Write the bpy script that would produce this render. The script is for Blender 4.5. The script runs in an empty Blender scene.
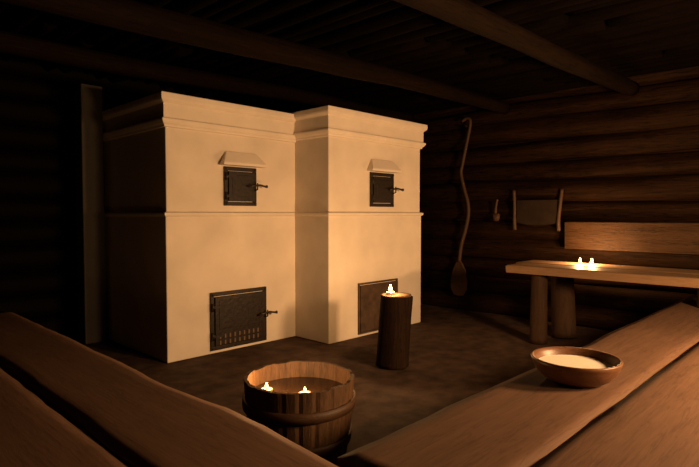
import bpy, bmesh, math, random
from mathutils import Vector, Matrix, noise
random.seed(7)
sc = bpy.context.scene
try: sc.view_settings.view_transform = 'Standard'
except Exception: pass
COL = sc.collection

# ------------------------------------------------------------ materials
def new_mat(name):
    m = bpy.data.materials.new(name); m.use_nodes = True
    nt = m.node_tree
    return m, nt, nt.nodes['Principled BSDF']
def ramp(nt, stops):
    r = nt.nodes.new('ShaderNodeValToRGB')
    el = r.color_ramp.elements
    while len(el) < len(stops): el.new(0.5)
    for e,(p,c) in zip(el, stops):
        e.position = p; e.color = (*c,1)
    return r
def wood(name, dark, light, stretch=(1,1,1), scale=6, rough=.6, bump=.3, spec=.3, k=1.0, fine=.4, crack=0.0):
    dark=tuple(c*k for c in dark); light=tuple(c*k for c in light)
    m, nt, b = new_mat(name); L=nt.links
    tc = nt.nodes.new('ShaderNodeTexCoord'); mp = nt.nodes.new('ShaderNodeMapping')
    mp.inputs['Scale'].default_value = stretch
    L.new(tc.outputs['Object'], mp.inputs['Vector'])
    def nz(s,det,vec,dist=0.5):
        n = nt.nodes.new('ShaderNodeTexNoise'); n.inputs['Scale'].default_value = s
        n.inputs['Detail'].default_value = det; n.inputs['Roughness'].default_value = .62
        n.inputs['Distortion'].default_value = dist
        L.new(vec, n.inputs['Vector']); return n
    n1 = nz(scale,8,mp.outputs['Vector']); n3 = nz(scale*6,6,mp.outputs['Vector'],.2)
    n2 = nz(1.7,5,tc.outputs['Object'],0)
    def mul(a,f,add=None):
        q=nt.nodes.new('ShaderNodeMath'); q.operation='MULTIPLY_ADD'; q.inputs[1].default_value=f
        L.new(a,q.inputs[0])
        if add is None: q.inputs[2].default_value=0
        else: L.new(add,q.inputs[2])
        return q.outputs[0]
    rest=1-fine
    mix = mul(n1.outputs['Fac'],rest*.62, mul(n3.outputs['Fac'],fine, mul(n2.outputs['Fac'],rest*.38)))
    r = ramp(nt, [(.36,dark),(.64,light)])
    L.new(mix, r.inputs['Fac'])
    out=r.outputs['Color']
    if crack>0:
        cr = ramp(nt, [(.47,(1,1,1)),(.50,(1-crack,)*3),(.53,(1,1,1))])
        nc = nz(scale*1.3,3,mp.outputs['Vector'],.3)
        L.new(nc.outputs['Fac'], cr.inputs['Fac'])
        mm=nt.nodes.new('ShaderNodeMix'); mm.data_type='RGBA'; mm.blend_type='MULTIPLY'; mm.inputs['Factor'].default_value=1
        L.new(out,mm.inputs['A']); L.new(cr.outputs['Color'],mm.inputs['B']); out=mm.outputs['Result']
    L.new(out, b.inputs['Base Color'])
    b.inputs['Roughness'].default_value = rough
    b.inputs['Specular IOR Level'].default_value = spec
    bp = nt.nodes.new('ShaderNodeBump'); bp.inputs['Strength'].default_value = bump
    bp.inputs['Distance'].default_value = .01
    L.new(mix, bp.inputs['Height']); L.new(bp.outputs[0], b.inputs['Normal'])
    return m
def simple(name, col, rough=.5, metal=0, nscale=20, var=.2, bump=.1, spec=.5):
    m, nt, b = new_mat(name)
    tc = nt.nodes.new('ShaderNodeTexCoord')
    n = nt.nodes.new('ShaderNodeTexNoise'); n.inputs['Scale'].default_value = nscale; n.inputs['Detail'].default_value = 8
    nt.links.new(tc.outputs['Object'], n.inputs['Vector'])
    r = ramp(nt, [(.3,tuple(c*(1-var) for c in col)),(.7,tuple(min(1,c*(1+var)) for c in col))])
    nt.links.new(n.outputs['Fac'], r.inputs['Fac']); nt.links.new(r.outputs['Color'], b.inputs['Base Color'])
    b.inputs['Roughness'].default_value = rough; b.inputs['Metallic'].default_value = metal
    b.inputs['Specular IOR Level'].default_value = spec
    bp = nt.nodes.new('ShaderNodeBump'); bp.inputs['Strength'].default_value = bump; bp.inputs['Distance'].default_value=.01
    nt.links.new(n.outputs['Fac'], bp.inputs['Height']); nt.links.new(bp.outputs[0], b.inputs['Normal'])
    return m
def emis(name, col, s):
    m, nt, b = new_mat(name)
    b.inputs['Base Color'].default_value=(*col,1)
    b.inputs['Emission Color'].default_value=(*col,1); b.inputs['Emission Strength'].default_value=s
    return m

M_plaster = simple('plaster', (.75,.665,.56), .85, 0, 3.5, .08, .25, .2)
M_cornice = simple('plaster_moulding', (.77,.685,.58), .8, 0, 6, .05, .2, .2)
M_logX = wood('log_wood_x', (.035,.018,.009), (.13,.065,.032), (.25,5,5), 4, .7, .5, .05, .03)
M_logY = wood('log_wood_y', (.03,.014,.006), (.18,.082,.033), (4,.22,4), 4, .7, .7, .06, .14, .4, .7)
M_beam = wood('beam_wood', (.05,.027,.014), (.17,.085,.038), (.25,5,5), 5, .8, .6, .05, .065, .45, .5)
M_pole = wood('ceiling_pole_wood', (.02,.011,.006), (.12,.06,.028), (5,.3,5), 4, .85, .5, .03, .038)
M_benchX = wood('bench_wood_x', (.11,.062,.038), (.18,.101,.062), (.35,4,4), 4, .75, .22, .12, .72, .3, .2)
M_benchY = wood('bench_wood_y', (.12,.067,.042), (.18,.101,.062), (4,.35,4), 4, .75, .22, .12, .86, .3, .2)
M_table = wood('table_wood', (.20,.115,.06), (.36,.22,.12), (5,.35,5), 5, .5, .25, .3, .75)
M_board = wood('board_wood', (.15,.075,.033), (.36,.19,.09), (5,.3,5), 4, .6, .35, .1, .18, .4, .5)
M_bark = wood('bark_wood', (.03,.015,.008), (.13,.065,.03), (7,7,.5), 6, .85, 1, .1, .25, .4, .6)
M_leg = wood('leg_wood', (.04,.02,.01), (.13,.065,.03), (5,5,.4), 6, .8, .8, .2, .4)
M_endgrain = wood('end_grain', (.12,.065,.03), (.3,.17,.08), (1,1,1), 12, .7, .3, .3, .6)
M_tub = wood('tub_wood', (.06,.032,.015), (.27,.14,.062), (6,6,.4), 6, .55, .5, .3, .5, .4, .3)
M_hoop = wood('hoop_wood', (.05,.025,.012), (.14,.07,.03), (2,2,8), 8, .55, .3, .3, .6)
M_bowl = wood('bowl_wood', (.10,.045,.02), (.24,.11,.05), (2,2,8), 5, .4, .15, .4, .7)
M_paddle = wood('paddle_wood', (.07,.035,.018), (.19,.10,.05), (6,6,.5), 5, .6, .3, .3, .42)
M_iron = simple('cast_iron', (.020,.013,.009), .5, .3, 30, .35, .35)
M_lit_rust = simple('candlelit_rusty_iron', (.085,.052,.032), .6, .2, 14, .35, .35)  # rusty sheet, its brown lightened to paint in candlelight on the door
M_iron2 = simple('iron_handle', (.04,.03,.022), .4, .6, 30, .2, .1)
M_vent = simple('vent_metal', (.16,.10,.055), .5, .3, 30, .2, .1)
M_floor = simple('floor_clay', (.062,.038,.026), .8, 0, 7, .45, .7, .15)
M_wax = simple('candle_wax', (.8,.62,.4), .4, 0, 20, .04, .05)
M_wick = simple('wick', (.02,.015,.01), .9, 0, 20, .2, .1)
M_flame = emis('flame', (1,.62,.22), 14)
M_milk = simple('milk', (.78,.71,.6), .35, 0, 10, .03, .03)
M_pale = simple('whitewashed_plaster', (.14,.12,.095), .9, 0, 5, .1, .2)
M_steel = simple('dark_steel', (.018,.011,.007), .7, .1, 12, .3, .2, .2)
m, nt, b = new_mat('water'); b.inputs['Base Color'].default_value=(.02,.010,.005,1); b.inputs['Roughness'].default_value=.05
n=nt.nodes.new('ShaderNodeTexNoise'); n.inputs['Scale'].default_value=9
bp=nt.nodes.new('ShaderNodeBump'); bp.inputs['Strength'].default_value=.15; bp.inputs['Distance'].default_value=.01
nt.links.new(n.outputs['Fac'],bp.inputs['Height']); nt.links.new(bp.outputs[0],b.inputs['Normal'])
M_water=m

# ------------------------------------------------------------ helpers
def mk(name, bm, mats, parent=None, loc=(0,0,0), smooth=False, label=None, cat=None, structure=False):
    bmesh.ops.recalc_face_normals(bm, faces=bm.faces[:])
    me = bpy.data.meshes.new(name); bm.to_mesh(me); bm.free()
    if not isinstance(mats,(list,tuple)): mats=[mats]
    for mt in mats: me.materials.append(mt)
    if smooth:
        for p in me.polygons: p.use_smooth = True
    o = bpy.data.objects.new(name, me); COL.objects.link(o)
    o.location = loc
    if parent: o.parent = parent
    if label: o['label']=label
    if cat: o['category']=cat
    if structure: o['kind']='structure'
    return o
def thing(name, loc, label, cat, group=None, kind=None):
    e = bpy.data.objects.new(name, None); COL.objects.link(e); e.location = loc
    e.empty_display_size=.1
    e['label']=label; e['category']=cat
    if group: e['group']=group
    return e
def bevel(o, w=.005, seg=2):
    md = o.modifiers.new('bevel','BEVEL'); md.width=w; md.segments=seg; md.limit_method='ANGLE'
    return o
def box(bm, x0,x1,y0,y1,z0,z1, mi=0):
    r = bmesh.ops.create_cube(bm, size=1)
    vs = r['verts']
    for v in vs:
        v.co = Vector(((x0+x1)/2+v.co.x*(x1-x0),(y0+y1)/2+v.co.y*(y1-y0),(z0+z1)/2+v.co.z*(z1-z0)))
    for f in {f for v in vs for f in v.link_faces}: f.material_index=mi
    return vs
def lathe(bm, prof, n=40, cx=0, cy=0, mi=0, wob=0, seed=0):
    rings=[]
    for r,z in prof:
        if r<1e-5:
            rings.append([bm.verts.new((cx,cy,z))])
        else:
            ring=[]
            for i in range(n):
                a=2*math.pi*i/n
                rr=r*(1+wob*noise.noise(Vector((math.cos(a)*1.5+seed,math.sin(a)*1.5,z*.8))))
                ring.append(bm.verts.new((cx+rr*math.cos(a),cy+rr*math.sin(a),z)))
            rings.append(ring)
    for a,b in zip(rings,rings[1:]):
        for i in range(n):
            j=(i+1)%n
            if len(a)==1 and len(b)==1: continue
            if len(a)==1: f=bm.faces.new((a[0],b[j],b[i]))
            elif len(b)==1: f=bm.faces.new((a[i],a[j],b[0]))
            else: f=bm.faces.new((a[i],a[j],b[j],b[i]))
            f.material_index=mi; f.smooth=True
    return rings
def tube(bm, pts, rad, n=10, mi=0, caps=True, squash=None):
    pts=[Vector(p) for p in pts]
    if not isinstance(rad,(list,tuple)): rad=[rad]*len(pts)
    rings=[]; up=None
    for i,p in enumerate(pts):
        t=(pts[min(i+1,len(pts)-1)]-pts[max(i-1,0)]).normalized()
        if up is None:
            up = Vector((0,0,1)) if abs(t.z)<.9 else Vector((1,0,0))
        s=t.cross(up).normalized(); up=s.cross(t).normalized()
        ring=[bm.verts.new(p+(s*math.cos(2*math.pi*k/n)+up*math.sin(2*math.pi*k/n))*rad[i]) for k in range(n)]
        rings.append(ring)
    for a,b in zip(rings,rings[1:]):
        for i in range(n):
            j=(i+1)%n
            f=bm.faces.new((a[i],a[j],b[j],b[i])); f.material_index=mi; f.smooth=True
    if caps:
        for r in (rings[0],rings[-1]):
            f=bm.faces.new(r); f.material_index=mi if caps is True else caps
    return rings
def log(bm, p0, p1, r0, r1, segs=24, n=18, rough=.07, mi=0, cap=None, seed=0, bow=.0):
    p0=Vector(p0); p1=Vector(p1); t=(p1-p0); L=t.length; t.normalize()
    ref=Vector((0,0,1)) if abs(t.z)<.9 else Vector((1,0,0))
    s=t.cross(ref).normalized(); u=s.cross(t)
    rings=[]
    for i in range(segs+1):
        f=i/segs; c=p0.lerp(p1,f); r=r0+(r1-r0)*f
        c=c+(s*noise.noise(Vector((f*L*.5,seed*3.1,0)))+u*noise.noise(Vector((f*L*.5,seed*3.1,9))))*bow
        ring=[]
        for k in range(n):
            a=2*math.pi*k/n
            rr=r*(1+rough*noise.noise(Vector((f*L*1.3+seed*7,math.cos(a)*1.2,math.sin(a)*1.2))))
            ring.append(bm.verts.new(c+(s*math.cos(a)+u*math.sin(a))*rr))
        rings.append(ring)
    for a,b in zip(rings,rings[1:]):
        for k in range(n):
            j=(k+1)%n
            f=bm.faces.new((a[k],a[j],b[j],b[k])); f.material_index=mi; f.smooth=True
    for r in (rings[0],rings[-1]):
        f=bm.faces.new(r); f.material_index=mi if cap is None else cap
def plank(bm, along, a0,a1, b0,b1, z1, th, seed=0, wav=.012, mi=0, nseg=70, w0=True, w1=True, sag=.003):
    nb=10
    def P(a,bb,z): return (a,bb,z) if along=='x' else (bb,a,z)
    top=[];bot=[]
    for i in range(nseg+1):
        a=a0+(a1-a0)*i/nseg
        e0=b0+(wav*noise.noise(Vector((a*1.6,seed,1)))*1.6+wav*.4*noise.noise(Vector((a*7,seed,2))) if w0 else 0)
        e1=b1+(wav*noise.noise(Vector((a*1.6,seed,5)))*1.6+wav*.4*noise.noise(Vector((a*7,seed,6))) if w1 else 0)
        rt=[];rb=[]
        for j in range(nb+1):
            f=j/nb
            bb=e0+(e1-e0)*f
            edge=min(f,1-f)*(b1-b0)
            dz=-.010*max(0,1-edge/.03)**2
            z=z1+dz+sag*noise.noise(Vector((a*1.2,bb*3,seed)))
            rt.append(bm.verts.new(P(a,bb,z))); rb.append(bm.verts.new(P(a,e0+.012+(e1-e0-.024)*f,z1-th)))
        top.append(rt);bot.append(rb)
    for i in range(nseg):
        for j in range(nb):
            f=bm.faces.new((top[i][j],top[i+1][j],top[i+1][j+1],top[i][j+1])); f.smooth=True; f.material_index=mi
            f=bm.faces.new((bot[i][j],bot[i][j+1],bot[i+1][j+1],bot[i+1][j])); f.material_index=mi
        for j in (0,nb):
            f=bm.faces.new((top[i][j],bot[i][j],bot[i+1][j],top[i+1][j])); f.material_index=mi
    for i in (0,nseg):
        for j in range(nb):
            f=bm.faces.new((top[i][j],top[i][j+1],bot[i][j+1],bot[i][j])); f.material_index=mi

# ------------------------------------------------------------ room shell
XR, YB, XL, YF = 6.0, 5.75, -1.1, -1.3
bm=bmesh.new()
N=90
g=[[bm.verts.new((XL-.2+(XR+.5-XL)*i/N, YF-.2+(YB+.5-YF)*j/N, .006*noise.noise(Vector((i*.25,j*.25,0)))-.004)) for j in range(N+1)] for i in range(N+1)]
for i in range(N):
    for j in range(N):
        f=bm.faces.new((g[i][j],g[i+1][j],g[i+1][j+1],g[i][j+1])); f.smooth=True
mk('floor', bm, M_floor, structure=True, smooth=True)

def wall(name, axis, pos, a0, a1, out, mat, hi=True):
    bm=bmesh.new(); r=.127; k=0; z=.11
    while z<2.95:
        rr=r*(1+.07*math.sin(k*2.3))
        c=pos+out*.12+.02*math.sin(k*1.9)
        if axis=='y': log(bm,(c,a0,z),(c,a1,z+.02*math.sin(k*3.1)),rr*(1+.06*math.sin(k)),rr*(1-.06*math.sin(k)),segs=60 if hi else 8,n=28 if hi else 10,rough=.17,seed=k+pos,bow=.04)
        else: log(bm,(a0,c,z),(a1,c,z),rr,rr,segs=50 if hi else 8,n=22 if hi else 10,rough=.09,seed=k+pos,bow=.02)
        z+=.235; k+=1
    # chinking strip behind the logs
    c0=pos+out*.12; c1=pos+out*.2
    if axis=='y': box(bm,min(c0,c1),max(c0,c1),a0,a1,0,2.95)
    else: box(bm,a0,a1,min(c0,c1),max(c0,c1),0,2.95)
    mk(name,bm,mat,structure=True)
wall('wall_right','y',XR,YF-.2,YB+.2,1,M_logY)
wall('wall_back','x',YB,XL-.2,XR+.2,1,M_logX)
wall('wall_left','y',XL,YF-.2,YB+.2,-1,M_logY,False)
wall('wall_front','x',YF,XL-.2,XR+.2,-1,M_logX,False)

bm=bmesh.new()
x=XL; k=0
while x<XR+.1:
    w=random.uniform(.045,.075)
    y=YF
    while y<YB:
        L=random.uniform(2.2,4.0); y2=min(YB+.1,y+L)
        zz=2.70+random.uniform(-.02,.03)
        log(bm,(x+random.uniform(-.01,.01),y,zz),(x+random.uniform(-.02,.02),y2,zz+random.uniform(-.01,.01)),w,w*.85,segs=12,n=10,rough=.15,seed=k,bow=.02)
        y=y2+random.uniform(.01,.05); k+=1
    x+=w*2+random.uniform(.02,.08)
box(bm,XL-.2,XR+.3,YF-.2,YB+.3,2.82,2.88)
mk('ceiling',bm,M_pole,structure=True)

def beam(p0,p1,r0,r1,seed,lab):
    bm=bmesh.new(); p0=Vector(p0);p1=Vector(p1); o=p0.copy()
    log(bm,(0,0,0),p1-p0,r0,r1,segs=50,n=20,rough=.12,cap=1,seed=seed,bow=.03)
    mk('ceiling_beam',bm,[M_beam,M_endgrain],loc=o,label=lab,cat='beam')
beam((XL,3.12,2.36),(5.95,3.16,2.53),.10,.07,3,'round dark log beam carrying the pole ceiling above stove')
beam((XL,1.68,2.28),(5.80,1.71,2.50),.08,.072,5,'round log beam with sawn end under pole ceiling')
beam((XL,.2,2.40),(5.85,.2,2.5),.09,.085,8,'round log beam under pole ceiling near benches')
beam((XL,4.6,2.50),(5.95,4.6,2.57),.08,.075,11,'round log beam under pole ceiling over stove top')

bm=bmesh.new(); box(bm,-.10,.10,-.1,.1,0,2.48)
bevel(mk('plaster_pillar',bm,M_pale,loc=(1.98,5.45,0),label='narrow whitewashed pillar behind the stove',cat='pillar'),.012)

# ------------------------------------------------------------ stove
SX,SY=3.51,3.70
stove=thing('masonry_stove',(SX,SY,0),'whitewashed double brick stove with cornices and iron doors','stove')
def ringsolid(bm,x0,x1,y0,y1,prof):
    prev=None
    for z,o in prof:
        vs=[bm.verts.new(c) for c in ((x0-o,y0-o,z),(x1+o,y0-o,z),(x1+o,y1+o,z),(x0-o,y1+o,z))]
        if prev:
            for i in range(4): bm.faces.new((prev[i],prev[(i+1)%4],vs[(i+1)%4],vs[i]))
        else: bm.faces.new(vs)
        prev=vs
    bm.faces.new(prev)
BL=(2.13-SX,3.53-SX,4.195-SY,5.48-SY); BR=(0.01,4.96-SX,0,5.48-SY)
for B,dz in ((BL,-.012),(BR,.006)):
    bm=bmesh.new(); ringsolid(bm,*B,[(0,.012),(1.24,.012),(1.25,0),(2.2,0)])
    bevel(mk('stove_body',bm,M_plaster,stove),.018,3)
    bm=bmesh.new()
    ringsolid(bm,*B,[(1.98+dz,-.01),(1.985+dz,.016),(2.0+dz,.020),(2.012+dz,.034),(2.035+dz,.048),(2.05+dz,.048),(2.056+dz,.028),(2.175+dz,.028),(2.185+dz,.04),(2.20+dz,.056),(2.215+dz,.06),(2.255+dz,.06),(2.26+dz,.05)])
    bevel(mk('cornice',bm,M_cornice,stove),.004)
    bm=bmesh.new()
    ringsolid(bm,*B,[(1.225,.0),(1.232,.022),(1.245,.03),(1.26,.03),(1.268,.012),(1.27,-.01)])
    bevel(mk('ledge',bm,M_cornice,stove),.003)

def iron_door(x0,x1,z0,z1,y,name,vent,plain=False):
    cx=(x0+x1)/2; W=x1-x0; H=z1-z0
    mat=M_lit_rust if plain else M_iron
    t=.018 if plain else .035
    bm=bmesh.new()
    box(bm,-W/2,W/2,-.022,.01,0,t); box(bm,-W/2,W/2,-.022,.01,H-t,H)
    box(bm,-W/2,-W/2+t,-.0215,.01,t,H-t); box(bm,W/2-t,W/2,-.0215,.01,t,H-t)
    if not plain:
        for sx in (-1,1):
            for zz in (t/2,H-t/2):
                r=bmesh.ops.create_icosphere(bm,subdivisions=2,radius=.011,matrix=Matrix.Translation((sx*(W/2-t/2),-.024,zz)))
    d=mk(name,bm,mat,stove,loc=(cx,y,z0)); bevel(d,.004)
    bm=bmesh.new()
    a=.012
    box(bm,-W/2+t+a-.008,W/2-t-a+.008,-.034,-.006,t+.006,H-t-.006)
    if not plain:
        box(bm,-W/2+t+.04,W/2-t-.04,-.039,-.033,t+.05+(.1 if vent else 0),H-t-.04)
    p=mk('door_leaf',bm,mat,d); bevel(p,.005)
    if not plain:
        for zz in (H*.25,H*.75):
            bm=bmesh.new()
            tube(bm,[(-W/2+.012,-.038,zz-.035),(-W/2+.012,-.038,zz+.035)],.011,10)
            box(bm,-W/2+.01,-W/2+.11,-.041,-.033,zz-.012,zz+.012)
            mk('hinge',bm,mat,d)
    bm=bmesh.new(); hz=H*.52
    tube(bm,[(W/2-.09,-.034,hz),(W/2-.09,-.075,hz)],.012,10)
    tube(bm,[(W/2-.13,-.07,hz-.004),(W/2-.06,-.07,hz+.004),(W/2+.0,-.075,hz+.012),(W/2+.05,-.082,hz+.0),(W/2+.075,-.085,hz-.0)],[.008,.010,.009,.010,.016],10)
    tube(bm,[(W/2-.018,-.02,hz-.04),(W/2-.018,-.06,hz-.03),(W/2-.018,-.062,hz+.03)],.007,8)
    mk('handle',bm,M_iron2,d,smooth=True,label='black iron latch lever')
    if vent:
        vm=None
        for r_ in range(2):
            for i in range(9):
                xx=-W/2+.085+i*(W-.20)/8
                zz=t+.03+r_*.055
                if vm is None:
                    bm=bmesh.new(); box(bm,-.009,.009,-.006,.002,-.019,.019)
                    vm=mk('air_slot',bm,M_vent,d,loc=(xx,-.034,zz)); bevel(vm,.003)
                else:
                    o=vm.copy(); COL.objects.link(o); o.parent=d; o.location=(xx,-.034,zz)
    return d
yl=4.195-SY; yr=0
iron_door(2.52-SX,3.13-SX,.03,.55,yl-.012,'firebox_door',True)
iron_door(3.91-SX,4.53-SX,.03,.55,yr-.012,'firebox_door',False,True)
iron_door(2.68-SX,3.03-SX,1.325,1.68,yl,'damper_door',False)
iron_door(4.10-SX,4.47-SX,1.325,1.68,yr,'damper_door',False)
for cx,y in ((2.865-SX,yl),(4.285-SX,yr)):
    bm=bmesh.new()
    z1=.125
    a=[(-.165,.0,z1),(.165,.0,z1),(.235,.0,0),(-.235,.0,0)]
    b_=[(-.165,-.02,z1),(.165,-.02,z1),(.235,-.09,.022),(-.235,-.09,.022)]
    c_=[(-.235,-.09,0),(.235,-.09,0)]
    va=[bm.verts.new(v) for v in a]; vb=[bm.verts.new(v) for v in b_]; vc=[bm.verts.new(v) for v in c_]
    bm.faces.new(va); bm.faces.new(vb)
    bm.faces.new((va[0],va[1],vb[1],vb[0]))
    bm.faces.new((va[1],va[2],vc[1],vb[2],vb[1])); bm.faces.new((va[3],va[0],vb[0],vb[3],vc[0]))
    bm.faces.new((vb[3],vb[2],vc[1],vc[0])); bm.faces.new((vc[0],vc[1],va[2],va[3]))
    bevel(mk('hood',bm,M_cornice,stove,loc=(cx,y,1.69)),.006)

# ------------------------------------------------------------ candles
def add_light(parent, loc, power, rad=.015, col=(1,.52,.2), name='candle_light'):
    l=bpy.data.lights.new(name,'POINT'); l.energy=power; l.color=col; l.shadow_soft_size=rad
    o=bpy.data.objects.new(name,l); COL.objects.link(o); o.location=loc
    if parent: o.parent=parent
    return o
def flame_bm(h=.04,r=.009):
    bm=bmesh.new()
    lathe(bm,[(0,0),(r*.6,h*.08),(r,h*.28),(r*.85,h*.5),(r*.45,h*.78),(0,h)],16)
    return bm
def candle(loc,r,h,power,label,group=None,fl=.045,cup=False):
    c=thing('candle',loc,label,'candle',group)
    bm=bmesh.new()
    lathe(bm,[(0,0),(r,0),(r*1.02,h*.5),(r,h*.97),(r*.9,h),(r*.5,h*.93),(0,h*.92)],24,wob=.05)
    mk('wax',bm,M_wax,c,smooth=True)
    bm=bmesh.new(); tube(bm,[(0,0,h*.9),(.001,0,h+.012)],.0018,6); mk('wick',bm,M_wick,c)
    mk('flame',flame_bm(fl,fl*.3),M_flame,c,loc=(0,0,h+.006),smooth=True)
    if cup:
        bm=bmesh.new(); lathe(bm,[(0,-.002),(r*1.1,-.002),(r*1.15,h*1.0),(r*1.08,h*1.0),(r*1.04,.0),(0,0)],24)
        mk('cup',bm,M_vent,c,smooth=True)
    add_light(c,(0,0,h+.008+fl+.022),power)
    return c

# ------------------------------------------------------------ tub
TX,TY,TH=1.77,2.08,.42
tub=thing('wooden_tub',(TX,TY,0),'round staved wooden tub full of water on the floor','tub')
bm=bmesh.new()
NS=22; per=4; n=NS*per
prof=[(.240,0),(.243,.03),(.262,.16),(.274,.28),(.282,TH),(.262,TH),(.254,.28),(.240,.16),(.22,.035),(0,.035)]
R=[]
for idx,(r,z) in enumerate(prof):
    if r==0: R.append([bm.verts.new((0,0,z))]); continue
    ring=[]
    for i in range(n):
        s=i//per; k=i%per
        a=2*math.pi*(i)/n
        dd=-.005 if k==0 else .001*math.sin(s*4.7)
        dz=.003*math.sin(s*2.9)+(.002*math.sin(s*7.1)) if z>=TH-.001 else 0
        rr=r+(dd if idx<5 else -dd*.4)
        ring.append(bm.verts.new((rr*math.cos(a),rr*math.sin(a),z+dz)))
    R.append(ring)
for a,b2 in zip(R,R[1:]):
    for i in range(n):
        j=(i+1)%n
        if len(b2)==1: bm.faces.new((a[i],a[j],b2[0]))
        else: bm.faces.new((a[i],a[j],b2[j],b2[i]))
bm.faces.new(R[0][::-1])
mk('staves',bm,M_tub,tub)
for z0,z1,ra,rb in ((.275,.325,.2775,.2795),(.10,.15,.254,.262)):
    bm=bmesh.new(); lathe(bm,[(ra-.012,z0),(ra+.010,z0),(ra+.013,(z0+z1)/2),(rb+.010,z1),(rb-.012,z1),(ra-.012,z0)],64)
    mk('hoop',bm,M_hoop,tub)
bm=bmesh.new(); lathe(bm,[(0,.335),(.2565,.335)],48); mk('water',bm,M_water,tub,smooth=True,label='dark still water')
candle((1.655,2.205,.336),.028,.014,4,'lit floating tea candle near the tub rim','floating candles in the tub',.028,True)
candle((1.755,2.02,.336),.028,.014,4,'lit floating tea candle in middle of tub water','floating candles in the tub',.024,True)

# ------------------------------------------------------------ stump with candle
st=thing('log_stump',(3.39,2.80,0),'upright dark log stump holding a lit candle','stump')
bm=bmesh.new(); log(bm,(0,0,0),(.025,-.02,.58),.137,.124,segs=22,n=32,rough=.22,seed=2)
mk('bark',bm,M_bark,st)
bm=bmesh.new(); lathe(bm,[(0,.578),(.123,.578),(.119,.588),(0,.591)],32,wob=.1,seed=4,cx=.025,cy=-.02)
mk('cut_top',bm,M_endgrain,st,smooth=True)
candle((3.36,2.80,.591),.034,.022,20,'short lit candle on top of log stump',None,.055)

# ------------------------------------------------------------ table
T=thing('plank_table',(5.2,1.7,0),'long thick plank table on round log legs','table')
bm=bmesh.new()
plank(bm,'y',.70-1.7,2.56-1.7,4.84-5.2,5.20-5.2,.75,.075,seed=3,wav=.008,w1=False)
plank(bm,'y',.72-1.7,2.64-1.7,5.205-5.2,5.62-5.2,.75,.075,seed=6,wav=.006,w0=False)
mk('tabletop',bm,M_table,T)
def tleg(p0,p1,r0,r1,sd):
    bm=bmesh.new(); log(bm,p0,p1,r0,r1,segs=14,n=20,rough=.12,seed=sd); mk('leg',bm,M_leg,T)
tleg((-.22,.58,0),(-.22,.58,.685),.085,.075,1)
tleg((.18,.49,0),(.25,.56,.685),.125,.105,2)
tleg((-.2,-.80,.5),(-.2,-.80,.685),.08,.08,3)
tleg((.22,-.80,.5),(.22,-.80,.685),.08,.08,4)
candle((5.49,2.09,.752),.018,.015,17,'small lit candle on the plank table','candles on the table',.035)
candle((5.51,1.98,.752),.018,.015,17,'small lit candle on the plank table','candles on the table',.035)

bm=bmesh.new(); plank(bm,'y',-.9,2.40,-.0,.06,.0,.30,seed=12,wav=.012)
mk('wall_board',bm,M_board,loc=(5.86,0,1.17),label='wide hewn board fixed along log wall behind table',cat='board')

# ------------------------------------------------------------ benches
BH=.50
Lb=thing('plank_bench',(.6,2.0,0),'wide rough plank bench on log supports facing the stove','bench')
bm=bmesh.new()
plank(bm,'y',-1.2-2.0,4.78-2.0,.695-.6,1.13-.6,BH,.075,seed=21,wav=.018)
plank(bm,'y',-1.2-2.0,4.6-2.0,.18-.6,.682-.6,BH-.008,.075,seed=24,wav=.014)
mk('seat',bm,M_benchY,Lb)
for yy in (-.5,1.9,4.2):
    for xx in (.34,.9):
        bm=bmesh.new(); log(bm,(xx-.6,yy-2,0),(xx-.6,yy-2,BH-.08),.10,.09,segs=8,n=16,seed=xx+yy); mk('leg',bm,M_bark,Lb)
Rb=thing('plank_bench',(3.4,.6,0),'wide rough plank bench with a wooden bowl on it','bench')
bm=bmesh.new()
plank(bm,'x',1.145-3.4,5.84-3.4,.715-.6,1.165-.6,BH+.004,.075,seed=31,wav=.014)
plank(bm,'x',1.145-3.4,5.84-3.4,.20-.6,.711-.6,BH+.003,.075,seed=36,wav=.006)
mk('seat',bm,M_benchX,Rb)
for xx in (1.5,3.4,5.2):
    for yy in (.38,.94):
        bm=bmesh.new(); log(bm,(xx-3.4,yy-.6,0),(xx-3.4,yy-.6,BH-.08),.10,.09,segs=8,n=16,seed=xx+yy); mk('leg',bm,M_bark,Rb)

# ------------------------------------------------------------ bowl
bo=thing('wooden_bowl',(2.41,.93,BH+.007),'turned brown wooden bowl filled with milk on bench','bowl')
bm=bmesh.new()
lathe(bm,[(0,0),(.112,0),(.122,.004),(.147,.02),(.173,.05),(.187,.085),(.191,.098),(.187,.104),(.179,.102),(.171,.085),(.155,.05),(.126,.022),(0,.012)],64)
mk('bowl_body',bm,M_bowl,bo,smooth=True)
bm=bmesh.new(); lathe(bm,[(0,.0685),(.145,.0685),(.1625,.070)],48); mk('milk',bm,M_milk,bo,smooth=True,label='creamy white milk')

# ------------------------------------------------------------ wall-hung things
pa=thing('wooden_paddle',(5.88,3.70,.2),'long crooked wooden paddle leaning on the log wall','paddle')
pts=[(3.73,2.42),(3.66,2.45),(3.61,2.41),(3.63,2.27),(3.67,2.10),(3.72,1.88),(3.74,1.76),(3.69,1.56),(3.64,1.40),(3.63,1.24),(3.67,1.05),(3.73,.85),(3.76,.64)]
def smoothpts(p,m=5):
    out=[]
    for i in range(len(p)-1):
        p0=p[max(i-1,0)];p1=p[i];p2=p[i+1];p3=p[min(i+2,len(p)-1)]
        for k in range(m):
            t=k/m
            out.append(tuple(.5*((2*b)+(-a+c)*t+(2*a-5*b+4*c-d)*t*t+(-a+3*b-3*c+d)*t**3) for a,b,c,d in zip(p0,p1,p2,p3)))
    out.append(p[-1]); return out
sp=smoothpts(pts)
bm=bmesh.new(); tube(bm,[(0,y-3.70,z-.2) for y,z in sp],[.018+.008*(i/len(sp)) for i in range(len(sp))],10)
mk('pole',bm,M_paddle,pa,smooth=True)
bm=bmesh.new()
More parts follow.
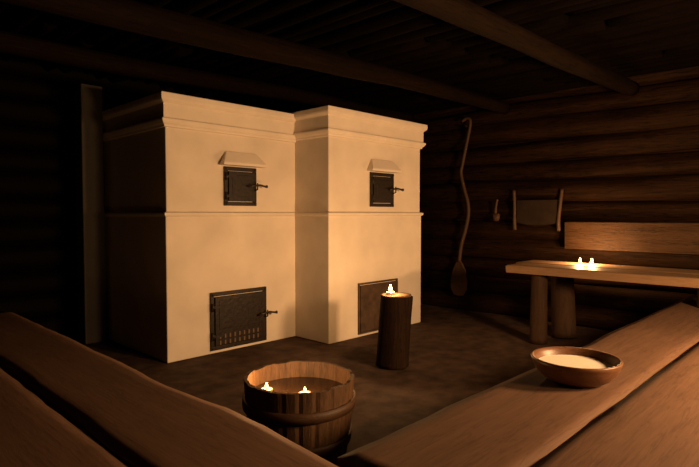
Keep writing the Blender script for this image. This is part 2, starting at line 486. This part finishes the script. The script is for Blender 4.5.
ol=[(-.02,.46),(-.05,.42),(-.10,.33),(-.125,.2),(-.115,.08),(-.07,.01),(0,-.0),(.07,.01),(.115,.08),(.12,.2),(.09,.33),(.045,.42),(.02,.46)]
f1=[bm.verts.new((-.015,y+.06,z)) for y,z in ol]; f2=[bm.verts.new((.015,y+.06,z)) for y,z in ol]
bm.faces.new(f1); bm.faces.new(f2[::-1])
for i in range(len(ol)): bm.faces.new((f1[i],f1[(i+1)%len(ol)],f2[(i+1)%len(ol)],f2[i]))
bevel(mk('blade',bm,M_paddle,pa),.008)
# forked peg the pole hangs on, fixed in the log wall
bm=bmesh.new(); tube(bm,[(.14,-.04,2.10),(-.04,-.04,2.16)],.012,8); mk('hanging_peg',bm,M_bark,pa)

sw=thing('crosscut_saw',(5.93,2.76,1.08),'old two handled crosscut saw hung on log wall','saw')
bm=bmesh.new()
xs=22; T_=[];B_=[]
for i in range(xs*2+1):
    f=i/(xs*2); y=.24-f*.48
    zb=.03+.03*(2*f-1)**2+(.018 if i%2 else 0)
    T_.append((y,.33)); B_.append((y,zb))
for s in (-.002,.002):
    t=[bm.verts.new((s,y,z)) for y,z in T_]; b3=[bm.verts.new((s,y,z)) for y,z in B_]
    for i in range(xs*2): bm.faces.new((t[i],t[i+1],b3[i+1],b3[i]))
mk('saw_blade',bm,M_steel,sw)
for y0,tl in ((.265,.015),(-.265,-.03)):
    bm=bmesh.new(); tube(bm,smoothpts([(0,y0,-.02),(-.004,y0+.004,.1),(0,y0+tl*.4,.28),(.0,y0+tl,.45)],4),[.022]*5+[.019]*8,10)
    mk('handle',bm,M_paddle,sw,smooth=True,label='round wooden handle')
sp_=thing('wooden_scoop',(5.93,3.27,1.15),'small wooden scoop hanging on the log wall','scoop')
bm=bmesh.new(); tube(bm,smoothpts([(0,.01,.10),(-.01,0,.18),(-.005,-.015,.28)],4),[.018]*4+[.014]*5,8)
mk('handle',bm,M_paddle,sp_,smooth=True)
bm=bmesh.new(); lathe(bm,[(0,-.04),(.03,-.035),(.045,0),(.05,.05),(.042,.05),(.036,0),(0,-.025)],20)
for v in bm.verts: v.co=Vector((v.co.x*.7-.0,v.co.y,v.co.z+.05))
mk('scoop_bowl',bm,M_paddle,sp_,smooth=True)

# ------------------------------------------------------------ lamps outside the view
def lamp(loc,p,rad=.05,col=(1,.55,.245)):
    add_light(None,loc,p,rad,col,'lamp_light')
lamp((3.15,-.45,1.33),385,.18)
lamp((2.6,-.75,1.30),115,.18)

w=bpy.data.worlds.new('world'); sc.world=w; w.use_nodes=True
w.node_tree.nodes['Background'].inputs[0].default_value=(.02,.012,.008,1)
w.node_tree.nodes['Background'].inputs[1].default_value=.03

# ------------------------------------------------------------ camera
cam=bpy.data.cameras.new('camera'); co=bpy.data.objects.new('camera',cam); COL.objects.link(co)
cam.sensor_width=36; cam.lens=535/699*36; cam.clip_start=.02
co.location=(0,0,1.25)
yaw=math.radians(44.2); pitch=math.radians(2.09)
d=Vector((math.cos(yaw)*math.cos(pitch),math.sin(yaw)*math.cos(pitch),-math.sin(pitch)))
co.rotation_euler=d.to_track_quat('-Z','Y').to_euler()
sc.camera=co
